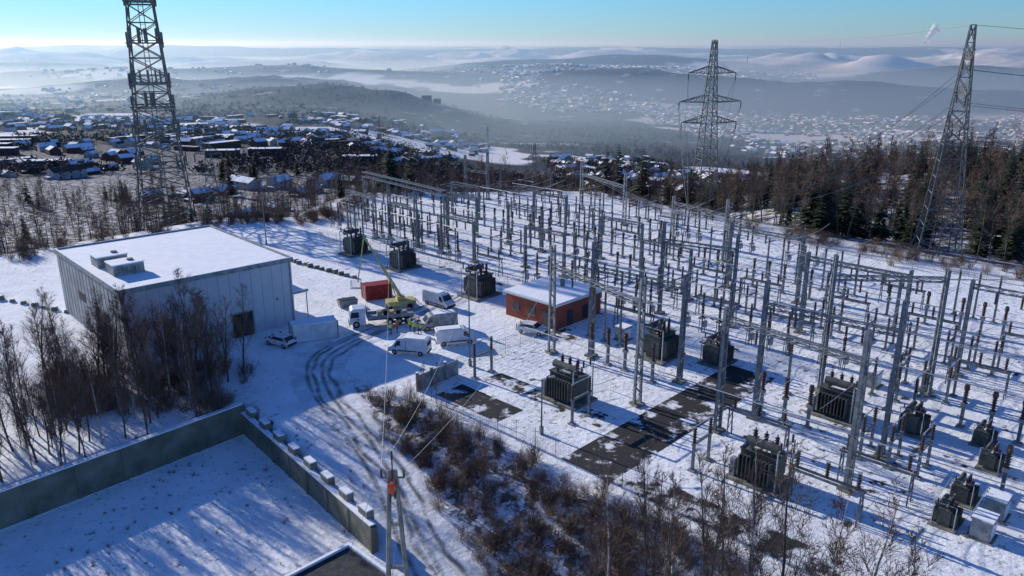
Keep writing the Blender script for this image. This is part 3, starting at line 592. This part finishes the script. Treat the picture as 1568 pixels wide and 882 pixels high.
for x,y in((3.5,8.5),(3.2,14)):
    b_=MB(); b_.box((x,y,WH+1.05),(3.8,3,1.4),0); b_.box((x,y,WH+1.82),(4,3.2,.14),1)
    for i in range(6): b_.box((x-1.3+i*.5,y-1.52,WH+1.05),(.3,.03,.8),2)
    b_.tube((x+.7,y,WH+1.89),(x+.7,y,WH+2.1),.4,None,12,2,True); b_.obj("roof_unit",[GREY,SNOW,CONC],parent=wh)
b_=MB(); b_.box((14.8,-.04,1.7),(2.8,.08,3.3),0); b_.box((14.8,-.1,3.42),(3.1,.1,.16),1); b_.box((13.32,-.1,1.75),(.12,.1,3.3),1); b_.box((16.28,-.1,1.75),(.12,.1,3.3),1); b_.box((-.13,9,2.6),(.08,4.4,5.2),0); b_.box((-.13,17,5),(.08,3,1.2),0); b_.box((15.4,-.095,1.3),(1.2,.03,2.4),2)
b_.box((9,-.05,6.6),(1.8,.06,.5),1); b_.box((20,-.1,4.2),(.25,.2,.3),1); b_.tube((.3,-.1,0),(.3,-.1,WH),.07,None,6,1); b_.tube((WL-.3,-.1,0),(WL-.3,-.1,WH),.07,None,6,1)
b_.obj("loading_doors",[DARK,GREY,TILE],parent=wh)
b_=MB(); b_.box((WL+1.4,3.5,4.2),(2.6,5.5,.35),0); b_.box((WL+1.4,3.5,4.43),(2.6,5.5,.1),1); b_.tube((WL+2.5,1,0),(WL+2.5,1,4.1),.08); b_.tube((WL+2.5,6,0),(WL+2.5,6,4.1),.08); b_.obj("canopy",[GREY,SNOW],parent=wh)
br=empty("brick_control_building",(6.1,102.4,0),AU)
b_=MB(); b_.box((5,4.85,1.75),(10,9.7,3.5),0); b_.obj("walls",[BRK],parent=br)
b_=MB(); b_.box((5,4.85,3.62),(10.7,10.4,.26),0); b_.obj("fascia",[HELM],parent=br)
b_=MB(); b_.box((5,4.85,3.8),(10.4,10.1,.12),0); b_.obj("snow_covered_roof",[SNOW],parent=br)
b_=MB()
b_.box((-.03,1.6,1.2),(.08,1.6,2.3),0)
for y in(4.5,7.6): b_.box((-.03,y,1.8),(.08,1.3,1.1),0); b_.box((-.06,y,1.2),(.16,1.5,.08),1)
b_.box((3,-.03,1.2),(1.1,.08,2.2),0); b_.box((7,-.03,1.3),(2.4,.08,1.9),2); b_.box((7,4.85,4.4),(.5,.5,1.0),1); b_.obj("doors_and_windows",[GLASS,CONC,DARK],parent=br)
# walls
def wallseg(p,q,zb,zt,th,capw=.1):
    b_=MB(); l=math.hypot(q[0]-p[0],q[1]-p[1]); a=math.atan2(q[1]-p[1],q[0]-p[0]); c_=((p[0]+q[0])/2,(p[1]+q[1])/2)
    b_.box((*c_,(zb+zt)/2),(l,th,zt-zb),0,a); b_.box((*c_,zt+.04),(l,th+capw,.1),1,a)
    n_=int(l/4)
    for i in range(n_+1): b_.box((p[0]+(q[0]-p[0])*i/n_,p[1]+(q[1]-p[1])*i/n_,(zb+zt)/2-.05),(.35,th+.16,zt-zb-.15),0,a)
    return b_,a
p=C0; q_=C0+YU*52
b_,a=wallseg(p,q_,-3.6,.35,.5); b_.obj("retaining_wall",[OLDC,SNOW])
q2=C0+YV*28; b_,a=wallseg(p,q2,-5.2,-.6,.5)
for i in range(8):
    c_=p+(q2-p)*(i+.5)/8; b_.box((c_[0]+.3,c_[1]+.2,-.35),(1.5,.7,.9),2,a); b_.box((c_[0]+.3,c_[1]+.2,.15),(1.4,.65,.14),1,a)
b_.obj("retaining_wall",[OLDC,SNOW,CONC])
b_=MB(); b_.box((-6,2.5,-1.2),(12,5.5,2.6),0); b_.box((-6,2.5,.13),(12,5.5,.06),1)
for c_,d_ in(((-6,5.3,.2),(12.4,.3,.35)),((0.1,2.5,.2),(.3,5.3,.35))): b_.box(c_,d_,2)
b_.box((-4,-.28,-.9),(2.4,.06,2.0),3); b_.obj("flat_roofed_garage",[CONC,ASPH,SNOW,DARK],(-9.6,51.2,-1.3),R(46))
b_=MB()
for i in range(3):
    x0,y0=-10.8+i*1.45,82.4+i*1.6; b_.box((x0+.7,y0+.8,.95),(2.1,.12,1.9),0,R(47.5)); b_.box((x0,y0,1.1),(.28,.28,2.3),1,R(47.5)); b_.box((x0,y0,2.29),(.32,.32,.1),2,R(47.5))
b_.obj("panel_gate",[GREY,CONC,SNOW])
def sheet(name,poly,mt,z=.012):
    b_=MB(); b_.add([(x,y,z) for x,y in poly],[tuple(range(len(poly)))],0); b_.obj(name,[mt])
def patchy(name,thr,sc0=.35):
    m=bpy.data.materials.new(name); m.use_nodes=True; n=m.node_tree.nodes; k=m.node_tree.links; b=n["Principled BSDF"]; b.inputs["Roughness"].default_value=.85; b.inputs["Specular IOR Level"].default_value=.2
    tc=n.new("ShaderNodeTexCoord"); a=n.new("ShaderNodeTexNoise"); a.inputs["Scale"].default_value=sc0; a.inputs["Detail"].default_value=9; a.inputs["Roughness"].default_value=.68; k.new(tc.outputs["Object"],a.inputs["Vector"])
    r_=n.new("ShaderNodeValToRGB"); e=r_.color_ramp.elements; e[0].position=thr; e[1].position=thr+.07; e[0].color=(.045,.042,.04,1); e[1].color=(.88,.88,.9,1); k.new(a.outputs[0],r_.inputs[0]); k.new(r_.outputs[0],b.inputs["Base Color"]); return m
PA=patchy("asphalt_with_snow",.535); PB=patchy("asphalt_mostly_snow",.46); PC=patchy("trodden_snow",.40,.6)
Q=lambda u0,u1,v0,v1:[W(u0,v0)[:2],W(u0,v1)[:2],W(u1,v1)[:2],W(u1,v0)[:2]]
sheet("service_road",Q(.9,33,22.8,28.8),PA); sheet("front_service_road",Q(.8,4.2,28.8,75),PB); sheet("oil_pit_paving",Q(2,6,3.2,13),PA); sheet("side_service_road",Q(8.5,11.5,4,22),PB)
sheet("wet_paving",Q(25,29,-1,4),PB)
for i,(u0,u1,v0,v1) in enumerate(((37,38.5,-68,60),(53.5,55,-72,60),(70,71.5,-60,30),(17,18.3,29,64),(26,27.3,29,60),(6,36,46,47.2),(36,90,-9,-7.8),(36,92,-34,-32.8),(36,72,12,13.2))): sheet("cable_trench",Q(u0,u1,v0,v1),PC,.008+.004*(i>4))
# road strip with tyre tracks
path=[(-9,118),(-15,108),(-20,101),(-23.5,94),(-23.6,88),(-21.2,82),(-17.8,75.5),(-14.4,70.5),(-10.8,63.5),(-7.8,57.5),(-5.2,52),(-3,45),(-2,38)]
pp=[]
for i in range(len(path)-1):
    a=Vector(path[max(i-1,0)]);b0=Vector(path[i]);c0=Vector(path[i+1]);d0=Vector(path[min(i+2,len(path)-1)])
    for j in range(8):
        t=j/8; pp.append(.5*((2*b0)+(c0-a)*t+(2*a-5*b0+4*c0-d0)*t*t+(3*b0-a-3*c0+d0)*t**3))
me=bpy.data.meshes.new("road"); vs=[];uv=[];NW=13
for i,p in enumerate(pp):
    d=(pp[min(i+1,len(pp)-1)]-pp[max(i-1,0)]).normalized(); nn=Vector((-d.y,d.x))
    for j in range(NW):
        o=(j/(NW-1)-.5)*7.0; x,y=p.x+nn.x*o,p.y+nn.y*o; vs.append((x,y,hz(x,y)+(.05 if 0<j<NW-1 else -.03))); uv.append((j/(NW-1),i*.8))
fs=[(i*NW+j,i*NW+j+1,(i+1)*NW+j+1,(i+1)*NW+j) for i in range(len(pp)-1) for j in range(NW-1)]
me.from_pydata(vs,[],fs); ul=me.uv_layers.new(name="UVMap")
for l_ in me.loops: ul.data[l_.index].uv=uv[l_.vertex_index]
me.shade_smooth(); place("snowy_road",me)
m=bpy.data.materials.new("packed_snow_road"); m.use_nodes=True; n=m.node_tree.nodes; k=m.node_tree.links; b=n["Principled BSDF"]; b.inputs["Roughness"].default_value=.75; b.inputs["Specular IOR Level"].default_value=.2
u_=n.new("ShaderNodeUVMap"); sp=n.new("ShaderNodeSeparateXYZ"); k.new(u_.outputs[0],sp.inputs[0]); tc=n.new("ShaderNodeTexCoord")
def band(c0_,wob,amp):
    uu=math_('ADD',sp.outputs[0],math_('MULTIPLY',math_('SUBTRACT',noise(wob,2),.5),amp)); return math_('ABSOLUTE',math_('SUBTRACT',uu,c0_),0)
mn=math_('MINIMUM',math_('MINIMUM',band(.30,.07,.25),band(.56,.07,.25)),math_('MINIMUM',band(.42,.11,.5),band(.70,.11,.5)))
tk=math_('MULTIPLY',ramp(mn,.01,.055,(1,1,1),(0,0,0)),ramp(noise(.45,7,.65),.36,.56,(.25,.25,.25),(1,1,1)))
c1=n.new("ShaderNodeRGB"); c1.outputs[0].default_value=(.2,.19,.175,1)
base=ramp(noise(.5,7,.62),.4,.68,(.88,.88,.9),(.55,.55,.56))
k.new(mix(tk,base,c1.outputs[0]),b.inputs["Base Color"]); bp=n.new("ShaderNodeBump"); bp.inputs["Strength"].default_value=.7; bp.inputs["Distance"].default_value=.2; k.new(math_('SUBTRACT',noise(1.2,7,.6),math_('MULTIPLY',tk,.5)),bp.inputs["Height"]); k.new(bp.outputs[0],b.inputs["Normal"]); me.materials.append(m)
# ------------------------------------------------------------- vehicles
def vehicle(name,prof,wd,wins,side_w,wheels,paint,loc,rz,extra=None):
    b_=MB(); n_=len(prof); h_=max(p[1] for p in prof)
    def yw(z): return wd/2*(1-.12*max(0,(z-1.0))/max(h_-1.0,.1))
    vs=[(x,-yw(z),z) for x,z in prof]+[(x,yw(z),z) for x,z in prof]
    fs=[tuple(range(n_)),tuple(range(2*n_-1,n_-1,-1))]+[(i,i+n_,(i+1)%n_+n_,(i+1)%n_) for i in range(n_)]; fs=[f[::-1] for f in fs]
    b_.add(vs,fs,0)
    for (x0,z0),(x1,z1) in wins:
        nx_,nz_=z1-z0,-(x1-x0); l=math.hypot(nx_,nz_)
        ox,oz=nx_/l*.012,nz_/l*.012
        for sg in(-1,1): b_.add([(x0+sg*ox,-yw(z0)*.9,z0+sg*oz),(x0+sg*ox,yw(z0)*.9,z0+sg*oz),(x1+sg*ox,yw(z1)*.9,z1+sg*oz),(x1+sg*ox,-yw(z1)*.9,z1+sg*oz)],[(0,1,2,3)],1)
    for poly in side_w:
        for s_ in(-1,1): b_.add([(x,s_*(yw(z)+.012),z) for x,z in poly],[tuple(range(len(poly)))],1)
    for x,r in wheels:
        for s_ in(-1,1):
            b_.tube((x,s_*(wd/2-.24),r),(x,s_*(wd/2+.015),r),r,r,16,2,True); b_.tube((x,s_*(wd/2),r),(x,s_*(wd/2+.03),r),r*.55,r*.5,10,3,True)
    x1=max(p[0] for p in prof); x0=min(p[0] for p in prof)
    b_.box((x1,0,.45),(.12,wd*.92,.3),2); b_.box((x0,0,.5),(.12,wd*.92,.25),2)
    for s_ in(-1,1): b_.box((x1-.08,s_*wd*.36,.85),(.2,.35,.18),3); b_.box((x0+.02,s_*wd*.42,1.1),(.06,.16,.4),4); b_.box((x1-1.2,s_*(wd/2+.1),1.25),(.15,.2,.22),2)
    if extra: extra(b_)
    return b_.obj(name,[paint,GLASS,RUB,ALU,REDM,YEL,GREY,SNOW],loc,rz)
VAN=[(-2.9,.4),(2.75,.4),(2.85,.9),(2.2,1.25),(1.55,2.15),(1.2,2.35),(-2.8,2.4),(-2.9,2.2)]
def van(x,y,rz,paint=WHT,name="white_van"):
    o=vehicle(name,VAN,2.05,[((2.15,1.3),(1.6,2.08)),((-2.9,2.0),(-2.9,1.4))],[[(1.0,1.3),(1.85,1.3),(1.4,2.0),(1.0,2.0)]],[(1.9,.36),(-1.9,.36)],paint,(x,y,hz(x,y)+.03),R(rz),lambda b_:(b_.box((.2,1.0,1.2),(.03,.04,1.6),2),b_.box((-.9,0,2.43),(3.2,1.5,.05),7),b_.box((0,1.03,.6),(3.0,.03,.14),2),b_.box((0,-1.03,.6),(3.0,.03,.14),2)))
    o.scale=(.92,.92,.92); return o
van(-11.1,113.2,-40); van(-13.2,94.1,168); van(-7.5,97.6,15,WHT); van(-10.4,103.4,200,GREY,"grey_van")
CAR=[(-2.05,.35),(2.0,.35),(2.1,.75),(1.05,.98),(.4,1.45),(-1.2,1.48),(-1.95,1.0),(-2.1,.8)]
def car(x,y,rz): return vehicle("white_car",CAR,1.78,[((1.0,1.02),(.45,1.4)),((-1.9,1.05),(-1.25,1.43))],[[(-1.6,1.02),(.85,1.02),(.35,1.4),(-1.2,1.42)]],[(1.35,.32),(-1.35,.32)],WHT,(x,y,hz(x,y)+.03),R(rz))
car(-30.6,96.8,150); car(2.8,101.3,-25)
def truck_extra(b_):
    b_.box((-1.6,0,1.15),(6.6,2.4,.16),6); b_.box((-1.6,0,.85),(6.4,.9,.4),2); b_.box((1.75,0,1.9),(.1,2.4,1.4),6)
    for s_ in(-1,1): b_.box((-1.6,s_*1.17,1.38),(6.4,.06,.3),6)
    for i in range(5): b_.box((-3.6+i*.9,.2*(-1)**i,1.5),(.6,.8,.5+.1*i),[6,2,5,2,6][i])
CABP=[(2.0,.55),(4.15,.55),(4.2,1.3),(4.0,2.5),(3.7,2.75),(2.0,2.75)]
vehicle("flatbed_truck",CABP,2.4,[((4.17,1.45),(4.02,2.4))],[[(2.9,1.5),(4.05,1.5),(3.9,2.3),(2.9,2.3)]],[(3.3,.5),(-1.4,.5),(-2.7,.5),(-3.9,.5)],WHT,(-18.9,105.2,.03),R(196),truck_extra)
b_=MB(); X0=Vector((-16.8,112.2,0))
b_.box((X0.x,X0.y,1.0),(4.2,2.0,.7),0,R(20)); b_.box((X0.x,X0.y,1.6),(1.2,1.2,.7),0,R(20)); 
for dx,dy in((-1.5,-1.2),(1.5,-.6),(-1.2,.6),(1.7,1.2)): b_.tube((X0.x+dx,X0.y+dy,.45),(X0.x+dx*1.02,X0.y+dy*1.25,.45),.45,None,14,1,True); b_.tube((X0.x+dx*1.5,X0.y+dy*1.7,.1),(X0.x+dx*1.2,X0.y+dy*1.1,1.1),.08,None,5,2)
A_=X0+Vector((0,0,1.9)); B2=Vector((-22.3,114.8,10.4)); mid=A_.lerp(B2,.5); b_.tube(A_,mid,.3,.26,4,0,True); b_.tube(mid,B2,.2,.16,4,0,True); b_.tube(A_+Vector((-.6,.4,-.6)),A_.lerp(B2,.3),.09,None,6,2)
Cc=Vector((-23.6,114.8,3.2)); b_.tube(B2,Cc,.14,.1,4,0,True); b_.box(Cc-Vector((.3,0,.9)),(1.5,.9,.08),2); 
for dx,dy in((-.75,-.45),(.75,-.45),(.75,.45),(-.75,.45)): b_.tube(Cc+Vector((-.3+dx,dy,-.9)),Cc+Vector((-.3+dx,dy,.2)),.035,None,4,2)
for zz_ in(-.4,.2):
    for p_,q_ in(((-.75,-.45),(.75,-.45)),((.75,-.45),(.75,.45)),((.75,.45),(-.75,.45)),((-.75,.45),(-.75,-.45))): b_.tube(Cc+Vector((-.3+p_[0],p_[1],zz_)),Cc+Vector((-.3+q_[0],q_[1],zz_)),.03,None,4,2)
b_.obj("aerial_work_platform",[YEL,RUB,GREY])
def container(name,mt,x,y,l,wd,h,rz,snow):
    b_=MB(); b_.box((0,0,h/2+.1),(l,wd,h),0)
    n_=int(l/.3)
    for i in range(n_):
        for s_ in(-1,1): b_.box((-l/2+.2+i*(l-.4)/max(n_-1,1),s_*(wd/2+.02),h/2+.1),(.12,.05,h-.3),0)
    for s_ in(-1,1):
        for t in(-1,1): b_.box((t*(l/2),s_*(wd/2),h/2+.1),(.16,.16,h+.06),1)
    b_.tube((l/2+.04,-.3,.3),(l/2+.04,-.3,h),.03,None,5,1); b_.tube((l/2+.04,.3,.3),(l/2+.04,.3,h),.03,None,5,1)
    if snow: b_.box((0,0,h+.14),(l-.1,wd-.1,.08),2)
    b_.obj(name,[mt,GREY,SNOW],(x,y,0),R(rz))
container("white_container",WHT,-26.8,99.5,6,2.4,2.3,25,True); container("red_container",REDM,-21.2,117.1,4.2,2.3,2.3,25,False)
b_=MB(); b_.box((0,0,.6),(2.6,1.4,1.0),0,0,1.12); b_.box((0,0,1.12),(2.6,1.4,.1),1); b_.box((0,0,.1),(1.8,1.2,.15),1); b_.obj("waste_skip",[GREY,DARK],(-25,113,0),.5)
b_=MB(); random.seed(4)
for (x0,y0,x1,y1,n_) in((-46,143,-27,128,16),(-84,118,-66,110,9),(-9.5,85.5,-8.6,86.5,2)):
    for i in range(n_):
        t=i/max(1,n_-1); s_=random.uniform(.5,.9); x,y=x0+(x1-x0)*t+random.uniform(-.3,.3),y0+(y1-y0)*t; rz=random.random(); b_.box((x,y,s_*.35),(s_*1.3,s_,s_*.8),0,rz,.75); b_.box((x,y,s_*.78),(s_*.9,s_*.7,.08),1,rz)
b_.obj("block_barrier",[OLDC,SNOW])
def lamp(x,y,h):
    b_=MB(); b_.tube((0,0,0),(0,0,h),.11,.06,8,0); b_.box((0,0,.4),(.35,.35,.9),0); b_.tube((0,0,h-.1),(.9,0,h+.2),.045,None,6); b_.tube((0,0,h-.1),(-.9,0,h+.2),.045,None,6)
    for s_ in(-1,1): b_.box((s_*1.05,0,h+.2),(.6,.28,.12),1); b_.box((s_*1.05,0,h+.13),(.5,.22,.02),2)
    b_.obj("street_lamp",[STEEL,GREY,HELM],(x,y,0),R(20))
lamp(-48.7,151,9.8); lamp(-5.2,89.8,11.8); lamp(86,118,9); lamp(3,72,6)
# ------------------------------------------------------------- people
def person(name,loc,rz,vest,pose="stand"):
    V0=[(0,0,.98),(0,0,1.2),(0,0,1.42),(0,0,1.52),(0,.01,1.62),(0,.015,1.76)]; Rr=[.15,.14,.15,.06,.095,.085]; E=[(0,1),(1,2),(2,3),(3,4),(4,5)]
    def add(p,r,par): V0.append(p); Rr.append(r); E.append((par,len(V0)-1)); return len(V0)-1
    for s_ in(-1,1):
        st=.08 if s_>0 else -.08
        h_=add((s_*.1,0,.92),.1,0)
        if pose=="climb": kn=add((s_*.14,.28,.72+.1*s_),.07,h_); an=add((s_*.14,.16,.3+.12*s_),.05,kn)
        else: kn=add((s_*.12,st+.03,.5),.07,h_); an=add((s_*.13,st*1.8,.09),.05,kn)
        p=V0[an]; add((p[0],p[1]+.17,p[2]-.04),.04,an)
        sh=add((s_*.2,0,1.42),.07,2)
        if pose=="climb": el=add((s_*.26,.25,1.35),.05,sh); wr=add((s_*.12,.42,1.5),.036,el); fd=(0,.6,.8)
        elif pose=="point": el=add((s_*.3,.14,1.2),.05,sh); wr=add((s_*.2,.36,1.28),.035,el); fd=(0,1,.1)
        else: el=add((s_*.28,-.03,1.14),.05,sh); wr=add((s_*.29,.08,.9),.035,el); fd=(0,.2,-1)
        w_=V0[wr]; pm=add((w_[0]+fd[0]*.05,w_[1]+fd[1]*.05,w_[2]+fd[2]*.05),.034,wr)
        for fi in range(4): add((w_[0]+(fi-1.5)*.022,w_[1]+fd[1]*(.15-.01*abs(fi-1)),w_[2]+fd[2]*(.15-.01*abs(fi-1))),.009,pm)
        add((w_[0]-s_*.05,w_[1]+fd[1]*.08+.02,w_[2]+fd[2]*.08),.01,pm)
    add((0,.115,1.66),.02,4)
    me=bpy.data.meshes.new(name); me.from_pydata(V0,E,[]); o=bpy.data.objects.new(name,me); sc.collection.objects.link(o)
    md=o.modifiers.new("s",'SKIN'); 
    for i,r in enumerate(Rr): me.skin_vertices[0].data[i].radius=(r,r)
    me.skin_vertices[0].data[0].use_root=True
    o.modifiers.new("d",'SUBSURF').levels=1
    dg=bpy.context.evaluated_depsgraph_get(); m2=bpy.data.meshes.new_from_object(o.evaluated_get(dg)); o.modifiers.clear(); o.data=m2
    m2.materials.clear()
    for x in(vest,TRS,SKIN,HELM): m2.materials.append(x)
    for pl in m2.polygons:
        c_=pl.center; i=0
        if c_.z>1.71: i=3
        elif c_.z>1.5 and abs(c_.x)<.13 and c_.y<.2: i=2
        elif c_.z<.93 and abs(c_.x)<.24: i=1
        elif abs(c_.x)>.05 and ((pose=="stand" and c_.z<.9) or (pose!="stand" and c_.y>.38)): i=2
        pl.material_index=i; pl.use_smooth=True
    hb=MB(); N=12
    for z0,r0,z1,r1 in((1.73,.145,1.745,.135),(1.745,.135,1.84,.1),(1.84,.1,1.87,.02)): hb.tube((0,.02,z0),(0,.02,z1),r0,r1,N,0)
    hb.obj("helmet",[HELM if vest is HIV else REDM],parent=o)
    o.location=loc; o.rotation_euler=(0,0,rz); return o
for x,y,a,v_,ps in((-13.4,101.2,.5,HIV,"stand"),(-12.6,100.6,2.5,HIV,"point"),(-14.1,102,4,HIV,"stand"),(-15.8,101.4,1,ORG,"stand"),(-16.6,100.6,3.6,HIV,"point"),(-12.9,102.4,3,TRS,"stand")):
    person("worker",(x,y,hz(x,y)+.05),a,v_,ps)
px,py=-6.9,40; pz=hz(px,py); PT=14.6
b_=MB()
for s_ in(-1,1):
    b_.tube((px+s_*1.15,py,pz-.3),(px+s_*.16,py,PT),.2,.13,8,0,True)
for z in(4,8,11,13): 
    t=(z-pz)/(PT-pz); hw=1.15-(1.15-.16)*t; b_.box((px,py,z),(2*hw,.16,.2),0)
b_.tube((px-.7,py,PT-.5),(px+.7,py,PT-.5),.06,None,6,1); b_.tube((px,py,PT-1),(px,py,PT+1.1),.05,None,6,1)
for dx in(-.65,0,.65): b_.ins((px+dx,py,PT-.45 if dx else PT+.7),.5,.09,4,2)
b_.obj("utility_pole",[CONC,DSTEEL,INS])
person("lineman",(px+.0,py-.52,PT-2.1),.0,ORG,"climb")
b_=MB()
wire(b_,(px-.65,py,PT+.05),(-17,104,9),1.8,.014,20); wire(b_,(px,py,PT+1.2),(-5.2,89.8,11),1.6,.014,20); wire(b_,(px+.65,py,PT+.05),(5.1,94.1,11),1.8,.014,20)
wire(b_,(px-.65,py,PT+.05),(px-4,-20,15),1,.014,10); wire(b_,(px+.65,py,PT+.05),(px+5,-20,15),1,.014,10); b_.obj("service_cables",[ALU])
print("devices",nd,"houses",len(hx))
